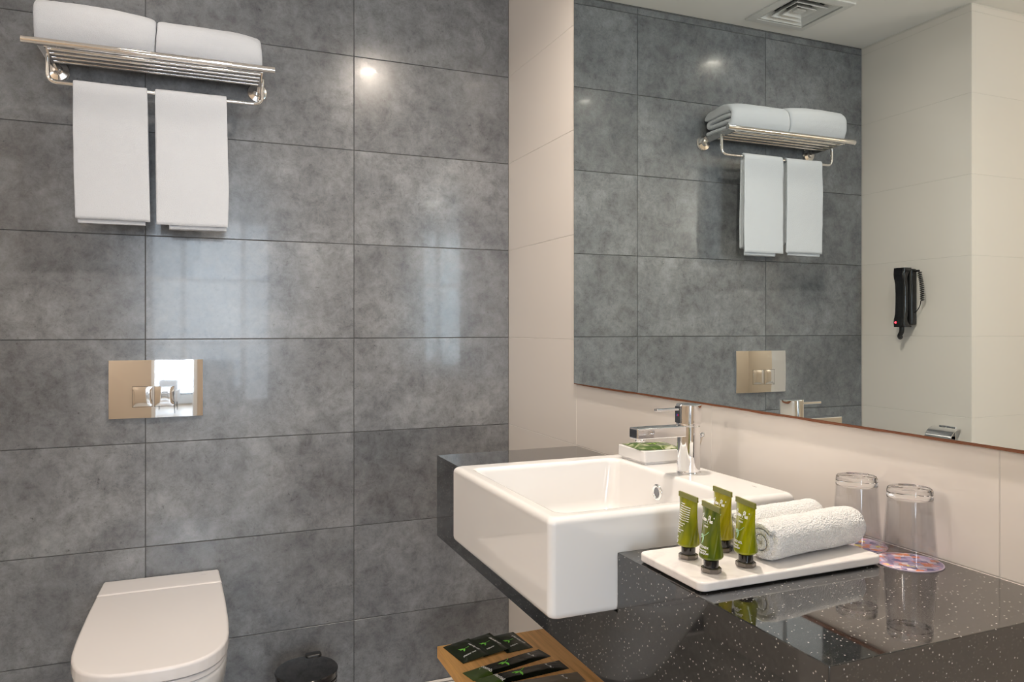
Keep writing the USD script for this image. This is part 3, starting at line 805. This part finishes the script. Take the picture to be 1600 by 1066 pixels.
# ------------------------------------------------------------------ glasses on coasters
GL = [(-.0525, -1.643), (-.0530, -1.549)]
CLAB = ["round purple patterned paper coaster under the front glass", "round purple patterned paper coaster partly hidden behind the rolled towels"]
GLAB = ["upturned clear glass tumbler nearest the front of the counter", "upturned clear glass tumbler behind the rolled towels"]
for i, (x, y) in enumerate(GL):
    t = thing("coaster", CLAB[i], "coaster", (x - .004, y - .001, CT + .0002), 30 * i, "printed coasters under the glasses")
    obj("card", lathe([(0, 0), (.0455, 0), (.0455, .0009), (0, .0009)], 48), "coaster_edge", t, 30)
    obj("print", lathe([(0, .00095), (.0435, .00095), (.0435, .0011), (0, .0011)], 48), f"coaster_print_{i}", t, 30)
    t = thing("glass_tumbler", GLAB[i], "glass", (x, y, CT + .0014), 0, None, "upturned tumblers on the coasters") if False else thing("glass_tumbler", GLAB[i], "glass", (x, y, CT + .0014), 0, "upturned tumblers on the coasters")
    ro = lambda z: .0362 - (.0362 - .0292) * z / .105
    n = 56; a = np.arange(n) * 2 * math.pi / n
    prof = [(ro(.0) - .0011, 0), (ro(0) - .0003, .0006), (ro(.002), .002)] + [(ro(z), z) for z in np.linspace(.01, .090, 7)] + [(ro(z) - .0018, z) for z in np.linspace(.090, .002, 7)]
    obj("wall", loft([np.column_stack([r * np.cos(a), r * np.sin(a), np.full(n, z)]) for r, z in prof], False, False, closed=True), "clear_glass", t, 40)
    b0 = .0905
    obj("base", lathe([(0, b0 + .0020), (ro(b0) - .006, b0 + .0010), (ro(b0) - .0020, b0), (ro(b0), b0 + .0006), (ro(.1) + .0004, .1000), (ro(.1035), .1035), (ro(.105) - .0012, .105), (ro(.105) - .006, .1042), (0, .1025)], 56), "thick_glass", t, 30)

# ------------------------------------------------------------------ towel rack and towels
RZ, RYF, RX0, RX1 = 1.905, -.192, -1.405, -.793
t = thing("towel_rack", "polished steel towel shelf with hanging rail on the grey wall", "towel rack")
obj("front_rail", tube([(RX0, RYF, RZ + .002), (RX1, RYF, RZ + .002)], .0100, 16), "polished_steel", t, 40)
BXA, BXB = -1.352, -.827
for k, yb in enumerate((-.155, -.122, -.090, -.058)):
    obj("shelf_bar", tube([(BXA, yb, RZ - .002), (BXB, yb, RZ - .002)], .0052, 12), "polished_steel", t, 40)
for x in (BXA, BXB):
    arm = loft([np.column_stack([x + .0032 * np.array([-1, 1, 1, -1]), np.full(4, y), RZ - .004 + h * np.array([-1, -1, 1, 1])]) for y, h in ((RYF, .006), (-.12, .009), (-.012, .012))])
    arm.fix_normals()
    obj("side_arm", arm, "polished_steel", t, False)
    fl_ = T(R(lathe([(0, 0), (.030, 0), (.030, .004), (.027, .009), (.014, .012), (.011, .020), (0, .021)], 28), 90, (1, 0, 0)), (x, 0, RZ - .012))
    obj("wall_flange", fl_, "polished_steel", t, 30)
RY, RRZ = -.122, 1.826
obj("hanging_rail", tube(fillet_path([(BXA - .006, RY, RZ - .006), (BXA - .006, RY, RRZ), (BXB + .006, RY, RRZ), (BXB + .006, RY, RZ - .006)], .026, 8), .0056, 12), "polished_steel", t, 40)


def hand_towel(lab, x0, x1, zf, zb, seed, dx=.012, skew=.0):
    t = thing("hand_towel", lab, "towel", (0, 0, 0), 0, "white hand towels hanging on the rail")
    def layer(off, th, zfront, zback, xa, xb, part, sd):
        r = .0062 + off
        arc = [(RY - r * math.cos(a), RRZ + r * math.sin(a)) for a in np.linspace(0, math.pi, 12)]
        p = [(RY - r - .004, zfront), (RY - r - .003, (zfront + RRZ) / 2)] + arc + [(RY + r + .001, (zback + RRZ) / 2), (RY + r + .002, zback)]
        pg = LineString(p).buffer(th / 2, cap_style="flat", quad_segs=4).simplify(.0002)
        m = extrude_x(pg, xa, xb, 26, .010, .003)
        m = warp(m, (.003, .0016, .0012), 7, sd); m = displace(m, .0006, 60, sd)
        v = m.vertices; f = np.clip((RRZ - v[:, 2]) / .36, 0, 1); v[:, 0] += skew * f + .004 * np.sin(v[:, 2] * 11 + sd) * f; m.vertices = v
        obj(part, m, "towel_cotton", t, 50)
    layer(.0035, .0062, zf, zb, x0, x1, "outer_layer", seed)
    layer(-.0030, .0050, zf - .012, zb + .006, x0 + dx, x1 - .004, "inner_layer", seed + 3)
    hem = LineString([(RY - .0145, zf + .004), (RY - .0145, zf + .026)]).buffer(.0012, cap_style="flat")
    m = extrude_x(hem, x0 + .003, x1 - .003, 20, .008, .002); m = warp(m, (.003, .0006, .0012), 7, seed)
    v = m.vertices; v[:, 0] += skew + .004 * np.sin(v[:, 2] * 11 + seed); m.vertices = v
    obj("hem", m, "towel_hem", t, 50)


hand_towel("white hand towel hanging on the rail, below the thicker folded bath towel", -1.300, -1.121, 1.468, 1.50, 4, .012, .004)
hand_towel("white hand towel hanging on the rail, nearer the mirror wall", -1.102, -.917, 1.462, 1.478, 9, .030, .003)


def bath_towel(lab, x0, x1, h, d, seed, droop):
    t = thing("bath_towel", lab, "towel", (0, 0, 0), 0, "folded white bath towels on the rack")
    z0 = RZ + .0065
    s = lambda y, z: (-y, z0 + z * h)
    th = .0165
    zig = fillet_path([s(.030, .10), s(.160, .10), s(.163, .32), s(.035, .32), s(.030, .52), s(.158, .54)], .010, 5)
    wrapc = smooth_path([s(.150, .09), s(d - .012, .12), s(d, .35), s(d - .002, .66), s(d - .020, .85), s(.12, .92), s(.07, .90), s(.035, .88), s(.018, .74), s(.035, .68), s(.150, .70)], 6)
    for part, p, tt in (("folded_layers", zig, th * 1.15), ("outer_wrap", wrapc, th)):
        pg = LineString(p).buffer(tt / 2, quad_segs=5).simplify(.0004)
        pg = max(getattr(pg, "geoms", [pg]), key=lambda g: g.area)
        pg = Polygon(pg.exterior)
        if part == "outer_wrap":
            full = pg
        m = extrude_x(pg, x0, x1, 34, .006, .010)
        m = warp(m, (.006, .003, .004), 9, seed); m = displace(m, .0007, 90, seed)
        v = m.vertices
        v[:, 2] = np.maximum(v[:, 2], RZ + .0035)
        f = np.clip((v[:, 0] - x0) / (x1 - x0), 0, 1)
        v[:, 2] = z0 + (v[:, 2] - z0) * (1 - droop[0] * (1 - f) ** 5 - droop[1] * f ** 5)
        m.vertices = v
        obj(part, m, "towel_cotton", t, 60)


bath_towel("taller folded white bath towel on the rack, farther from the mirror wall", -1.381, -1.101, .128, .172, 3, (.02, .10))
bath_towel("lower folded white bath towel on the rack, nearer the mirror wall", -1.097, -.824, .110, .172, 8, (.02, .12))

# ------------------------------------------------------------------ flush plate
t = thing("flush_plate", "shiny chrome flush plate with two square buttons on grey wall", "flush plate", (-1.1035, 0, 1.0035))
PW, PH = .1235, .083
nx, nz = 40, 28
xs, zs = np.linspace(-PW, PW, nx), np.linspace(-PH, PH, nz)
X, Z = np.meshgrid(xs, zs, indexing="ij")
dome_ = lambda x, z: .0085 + .0062 * (1 - (x / PW) ** 2) + .0020 * (1 - (z / PH) ** 2)
Y = -dome_(X, Z)
n = nx * nz; idx = np.arange(n).reshape(nx, nz)
a, b, c, d = idx[:-1, :-1].ravel(), idx[1:, :-1].ravel(), idx[1:, 1:].ravel(), idx[:-1, 1:].ravel()
v = np.vstack([np.column_stack([X.ravel(), Y.ravel(), Z.ravel()]), np.column_stack([X.ravel() * 1.005, np.full(n, -.0005), Z.ravel() * 1.005])])
edge = np.concatenate([idx[:, 0], idx[-1, 1:], idx[-2::-1, -1], idx[0, -2:0:-1]]); e2 = np.roll(edge, -1)
f = np.vstack([np.stack([a, b, c], 1), np.stack([a, c, d], 1), np.stack([a, c, b], 1) + n, np.stack([a, d, c], 1) + n, np.stack([edge, edge + n, e2 + n], 1), np.stack([edge, e2 + n, e2], 1)])
m = trimesh.Trimesh(v, f, process=False); m.fix_normals()
pl_ = obj("plate", m, "chrome", t, 30)
for x0, x1 in ((-.0625, -.0115), (-.0055, .0455)):
    q, zc, hz = .0012, -.022, .0285
    gap = cat(bx(x0 - q, x0, -1, 0, -hz - q, hz + q), bx(x1, x1 + q, -1, 0, -hz - q, hz + q), bx(x0, x1, -1, 0, hz, hz + q), bx(x0, x1, -1, 0, -hz - q, -hz))
    vv = gap.vertices
    m = trimesh.Trimesh(np.column_stack([vv[:, 0], -dome_(vv[:, 0], vv[:, 2] + zc) + np.where(vv[:, 1] < -.5, -.0003, .002), vv[:, 2] + zc]), gap.faces, process=False)
    obj("button_gap", m, "chrome_dark", pl_, False, label="dark gap line around a flush button")
    nb = 16; bxs, bzs = np.linspace(x0, x1, nb), np.linspace(-hz, hz, nb)
    X, Z = np.meshgrid(bxs, bzs, indexing="ij")
    U, V = (X - (x0 + x1) / 2) / ((x1 - x0) / 2), Z / hz
    Y = -dome_(X, Z + zc) - .0002 - .0022 * (1 - U ** 4) * (1 - V ** 4) - .0006 * V * (1 - U ** 2)
    n = nb * nb; idx = np.arange(n).reshape(nb, nb)
    a, b, c, d = idx[:-1, :-1].ravel(), idx[1:, :-1].ravel(), idx[1:, 1:].ravel(), idx[:-1, 1:].ravel()
    v = np.vstack([np.column_stack([X.ravel(), Y.ravel(), Z.ravel() + zc]), np.column_stack([X.ravel(), -dome_(X, Z + zc).ravel() + .001, Z.ravel() + zc])])
    edge = np.concatenate([idx[:, 0], idx[-1, 1:], idx[-2::-1, -1], idx[0, -2:0:-1]]); e2 = np.roll(edge, -1)
    f = np.vstack([np.stack([a, b, c], 1), np.stack([a, c, d], 1), np.stack([a, c, b], 1) + n, np.stack([a, d, c], 1) + n, np.stack([edge, edge + n, e2 + n], 1), np.stack([edge, e2 + n, e2], 1)])
    m = trimesh.Trimesh(v, f, process=False); m.fix_normals()
    obj("button", m, "chrome", pl_, 40)

# ------------------------------------------------------------------ toilet
t = thing("toilet", "white wall-hung toilet with closed lid under the flush plate", "toilet")
TXC, LZ = -1.088, .460


def d_outline(wb, wm, L, y_back=-.004, n=20, grow=0., front=2.6):
    """D plan: straight-ish sides, blunt rounded front; wb/wm half widths at back and middle; ccw"""
    side = []
    for k in range(9):
        f = k / 8; side.append((wb + (wm - wb) * math.sin(f * math.pi / 2) + grow, y_back - (L * .66) * f - 0 * grow))
    yc = y_back - L * .66; fr = []
    for k in range(1, n):
        a = math.pi * k / n; ca, sa = math.cos(a), math.sin(a)
        fr.append(((wm + grow) * math.copysign(abs(ca) ** (2 / front), ca), yc - (L * .34 + grow) * abs(sa) ** (2 / front)))
    left = [(-x, y) for x, y in reversed(side)]
    pts = np.array(side + fr + left)
    pts[:, 0] += TXC
    return pts[::-1]


def slab(out_fn, z0, z1, r=.006, k=5, taper=0.0):
    R = []
    for i in range(3):
        a = math.pi / 2 * i / 2; R.append(ring(out_fn(-.003 * (1 - math.sin(a))), z0 + .003 * (1 - math.cos(a))))
    for i in range(k + 1):
        a = math.pi / 2 * i / k; R.append(ring(out_fn(-r * (1 - math.cos(a))), z1 - r + r * math.sin(a)))
    R.append(ring(out_fn(-r - .02), z1 + .0012))
    m = loft(R); m.fix_normals(); return m


LEN = .660


def inset(pts, d):
    """moves a convex outline inwards by d"""
    e = np.roll(pts, -1, 0) - pts; n = np.column_stack([-e[:, 1], e[:, 0]]); n /= np.linalg.norm(n, axis=1, keepdims=True)
    b = n + np.roll(n, 1, 0); b /= np.maximum((b * b).sum(1, keepdims=True) / 2, .5)
    return pts + b * d


def cushion(pts, z0, z1, r, crown=.0015):
    R = [ring(inset(pts, .003 * (1 - math.sin(a))), z0 + .003 * (1 - math.cos(a))) for a in (0, .8, math.pi / 2)]
    R += [ring(inset(pts, r * (1 - math.cos(a))), z1 - r + r * math.sin(a)) for a in np.linspace(0, math.pi / 2, 7)]
    c = pts.mean(0)
    R += [ring(c + (inset(pts, r) - c) * f, z1 + crown * (1 - f * f)) for f in (.8, .5, .2)]
    m = loft(R); m.fix_normals(); return m


def clip_outline(pts, y0, y1):
    pg = Polygon(pts).intersection(sbox(-9, y0, 9, y1)).simplify(.0003)
    rr_ = resample(pg.buffer(-.004).buffer(.004), .006)
    return rr_


whole = d_outline(.152, .165, LEN, front=3.0)
obj("lid", cushion(clip_outline(whole, -2, -.126), LZ - .030, LZ - .0005, .007), "toilet_plastic", t, 30)
hc = obj("hinge_cover", cushion(clip_outline(whole, -.1235, 1), LZ - .030, LZ, .006, .0005), "toilet_plastic", t, 30)
obj("seat", slab(lambda g: d_outline(.149, .162, LEN - .004, grow=g, front=3.0), LZ - .046, LZ - .0325, .003), "toilet_plastic", t, 30)
R_ = []
for f, wbk, wmd, L in ((0, .10, .10, .40), (.05, .105, .110, .43), (.3, .115, .130, .50), (.62, .135, .152, .575), (.88, .148, .160, .642), (.97, .150, .162, .654), (1., .148, .160, .650)):
    R_.append(ring(d_outline(wbk, wmd, L, front=2.6 + .4 * f), .085 + (LZ - .048 - .085) * f))
m = loft(R_); m.fix_normals()
obj("bowl", m, "ceramic", t, 40)
mk = T(flat(shapely.union_all([LineString(smooth_path([(0, 0), (.003, .003), (.006, 0), (.009, .003), (.012, 0), (.015, .002)], 4)).buffer(.0007)]), .0002), (-.985, -.045, LZ + .0013))
obj("maker_mark", mk, "print_grey", hc, False, label="tiny grey printed mark")

# ------------------------------------------------------------------ pedal bin
t = thing("pedal_bin", "small round glossy black pedal bin between toilet and shelf", "bin", (-.708, -.215, 0))
BN = lambda pr: lathe([(r * 1.07, z * .815) for r, z in pr], 56)
obj("body", BN([(0, 0), (.078, 0), (.080, .004), (.080, .012), (.076, .014), (.0765, .218), (.079, .220), (.080, .226), (.079, .230), (.072, .231), (0, .231)]), "black_gloss", t, 30)
obj("lid", BN([(.070, .2315), (.0785, .232), (.0800, .236), (.0800, .250), (.0815, .2515), (.0815, .2555), (.079, .2585), (.060, .2600), (0, .2612)]), "black_gloss", t, 30)
obj("band", BN([(.0772, .205), (.0790, .206), (.0790, .2125), (.0772, .2135)]), "polished_steel", t, 30, label="bright metal band under the rim")
obj("hinge", rbox(.006, .054, .070, .100, .165, .2165, .006, .010, 4, 3), "black_plastic", t, 30)
obj("pedal", rbox(-.022, .022, -.112, -.074, .006, .014, .003, .008), "black_plastic", t, 30)

# ------------------------------------------------------------------ wooden shelf and the sachets on it
SHZ = .346
t = thing("wooden_shelf", "oak shelf under the black counter carrying green sachets", "shelf")
obj("board", rbox(-.415, -.001, -1.85, -.520, SHZ - .030, SHZ, .0018), "shelf_oak", t, 30)
for y in (-1.6, -.75):
    obj("bracket", cat(bx(-.30, -.001, y - .012, y + .012, SHZ - .036, SHZ - .0302), bx(-.006, -.001, y - .012, y + .012, SHZ - .16, SHZ - .0302)), "polished_steel", t, False)


def sachet(name, lab, cat_, cx, cy, z, rz, L, W, H, mats, grp, words, tilt=0, long=False, seed=0):
    t = thing(name, lab, cat_, (cx, cy, z), rz, grp)
    if tilt:
        UsdGeom.Xformable(t).AddRotateYOp().Set(float(tilt))
    m, zt = pouch(L, W, H, .007, .0012, seed)
    if long:
        sp_ = -L / 2 + .055
        v, f = m.vertices, m.faces; cen = v[f].mean(1)
        for part, sel, mt in (("wrapper", cen[:, 0] > sp_, mats[0]), ("green_end", cen[:, 0] <= sp_, mats[1])):
            q = trimesh.Trimesh(v, f[sel], process=False); q.remove_unreferenced_vertices()
            w0 = obj(part, q, mt, t, 40) if part == "wrapper" else (obj(part, q, mt, t, 40), w0)[1]
    else:
        w0 = obj("wrapper", m, mats[0], t, 40)
    for part, shape, mt in words:
        obj(part, drape(shape, zt), mt, w0, False)
    return t


def rot(s, a, x, y):
    return affinity.translate(affinity.rotate(s, a, origin=(0, 0)), x, y)


SQ = [(-.3570, -.584, SHZ + .0042, 9, -5, 1, "square dark green sachet lying on top at the left end of the fan", "vanity kit", "shower cap"),
      (-.2945, -.570, SHZ + .0042, 7, -5, 2, "square dark green sachet in the middle of the fan of three", "dental kit", "natural"),
      (-.2290, -.572, SHZ + .0005, 5, 0, 3, "square dark green sachet lowest and nearest the white wall", "shaving kit", "natural")]
for x, y, z, rz, tilt, sd, lab, w1, w2 in SQ:
    ws = [("leaf_print", rot(leaf_shape(.031), -20, -.004, .002), "print_leaf"),
          ("product_name", rot(text_shape(w1, .0075, True), -78, .021, .000), "print_white"),
          ("small_print", rot(text_shape(w2, .0055, True), 12, -.004, -.032), "print_white")]
    sachet("square_sachet", lab, "sachet", x, y, z, rz, .076, .112, .0045, ["sachet_dark"], "fan of square sachets on the shelf", ws, tilt, False, sd)
LG = [(-.285, -.691, SHZ + .0005, 13, "sachet_black", "long dark sachet with green end nearest the square sachets", 11),
      (-.272, -.752, SHZ + .0005, 4, "sachet_black", "long dark sachet with green end in the middle of the long ones", 12),
      (-.262, -.812, SHZ + .0005, -3, "sachet_taupe", "long taupe sachet lying nearest the viewer on the shelf", 13)]
for x, y, z, rz, mt, lab, sd in LG:
    ws = [("product_name", rot(text_shape("comb" if sd == 11 else "dental" if sd == 12 else "razor", .010, True), -80, -.066, 0), "print_white"),
          ("logo", rot(logo(.006), -75, .070, -.002), "print_white")]
    if mt == "sachet_black":
        ws.append(("leaf_print", rot(leaf_shape(.042), 0, -.005, .004), "print_leaf"))
    sachet("long_sachet", lab, "sachet", x, y, z, rz, .232, .050, .006, [mt, "sachet_green" if mt == "sachet_black" else "sachet_taupe"], "long sachets on the shelf", ws, 0, True, sd)

# ------------------------------------------------------------------ things on the left wall, seen in the mirror
t = thing("wall_telephone", "black wall telephone with coiled cord, seen in the mirror", "telephone", (XL, -.243, 1.30))
obj("cradle", rbox(.001, .036, -.031, .031, -.110, .112, .005, .010), "black_plastic", t, 30)
hs = smooth_path([(.056, .001, .116), (.058, .001, .085), (.050, .001, .050), (.048, .001, 0), (.050, .001, -.060), (.058, .001, -.095), (.056, .001, -.118)], 6)
secs = [(.0, .020, .024)]
pr = []
for i, p in enumerate(hs):
    f = i / (len(hs) - 1); e = max(abs(f - .5) * 2 - .55, 0) / .45
    hw, hd = .024 + .003 * e, .013 + .009 * e
    rg = rr(-hd, hd, -hw, hw, .008, 4)
    pr.append(np.column_stack([p[0] - .012 * e + rg[:, 0], p[1] + rg[:, 1], np.full(len(rg), p[2])]))
m = loft(pr[::-1]); m.fix_normals()
obj("handset", m, "black_gloss", t, 40)
obj("indicator_light", T(trimesh.creation.icosphere(2, .0042), (.0700, .012, -.100)), "red_led", t, True, label="glowing red indicator light")
obj("handset_tail", tube(smooth_path([(.050, .001, -.110), (.050, .001, -.135), (.048, .012, -.155), (.046, .004, -.162)], 5), [.009] * 15 + [.007], 10), "black_plastic", t, 40)
ts = np.linspace(0, 1, 260)
base = np.column_stack([.026 + .012 * np.sin(ts * math.pi), -.060 - .020 * np.sin(ts * math.pi * .8), .100 - .115 * ts])
coil = base + np.column_stack([.0065 * np.cos(ts * 2 * math.pi * 15), .0065 * np.sin(ts * 2 * math.pi * 15), 0 * ts])
obj("coiled_cord", tube(coil, .0019, 6), "black_plastic", t, 40)
obj("straight_cord", tube(smooth_path([coil[-1], (.026, -.062, -.035), (.022, -.045, -.055), (.018, -.030, -.062)], 6), .0017, 6), "black_plastic", t, 40)
obj("cord_plug", cat(tube([(.022, -.029, .102), (.026, -.058, .102)], .004, 8)), "black_plastic", t, 40)

t = thing("toilet_roll_holder", "chrome toilet roll holder cover on the side wall, seen in the mirror", "toilet roll holder", (XL, -.405, .755))
obj("wall_plate", rbox(0, .006, -.035, .035, -.030, .052, .002, .006), "chrome", t, 30)
cv = [(0.006, .046)] + [(.055 * math.sin(a) + .006, -.010 + .056 * math.cos(a)) for a in np.linspace(.25, 1.75, 10)]
pg = LineString(cv).buffer(.0016, cap_style="round")
m = extrude_x(pg, -.055, .055, 8, .004, .001)
m.vertices = np.column_stack([m.vertices[:, 1], m.vertices[:, 0], m.vertices[:, 2]]); m.fix_normals()
obj("cover", m, "chrome", t, 40)
obj("pin", tube([(.046, -.056, -.006), (.046, .056, -.006)], .004, 10), "chrome", t, 40)

# ------------------------------------------------------------------ bedroom furniture that shows in the flush plate
t = thing("armchair", "white armchair with dark legs in the bedroom, reflected in the flush plate", "armchair", (-1.05, -5.2, 0), 12)
obj("seat", rbox(-.32, .32, -.30, .32, .30, .44, .04, .06), "fabric_white", t, 40)
obj("backrest", R(rbox(-.32, .32, -.38, -.26, .40, .86, .04, .06), -6, (1, 0, 0), (0, -.3, .4)), "fabric_white", t, 40)
for s in (-1, 1):
    obj("armrest", rbox(s * .36 - .05, s * .36 + .05, -.34, .30, .30, .60, .03, .045), "fabric_white", t, 40)
for x in (-.3, .3):
    for y in (-.28, .26):
        obj("leg", tube([(x, y, 0), (x * .95, y * .95, .31)], [.012, .018], 10), "black_plastic", t, 40)
t = thing("side_table", "small dark metal side table by the bedroom window", "table", (-1.75, -5.5, 0))
obj("tabletop", lathe([(0, .50), (.24, .50), (.245, .51), (.24, .52), (0, .52)], 40), "black_plastic", t, 30)
obj("stem", lathe([(.0, .012), (.018, .012), (.018, .50)], 16), "black_plastic", t, 30)
obj("base", lathe([(0, 0), (.17, 0), (.17, .010), (0, .012)], 32), "black_plastic", t, 30)
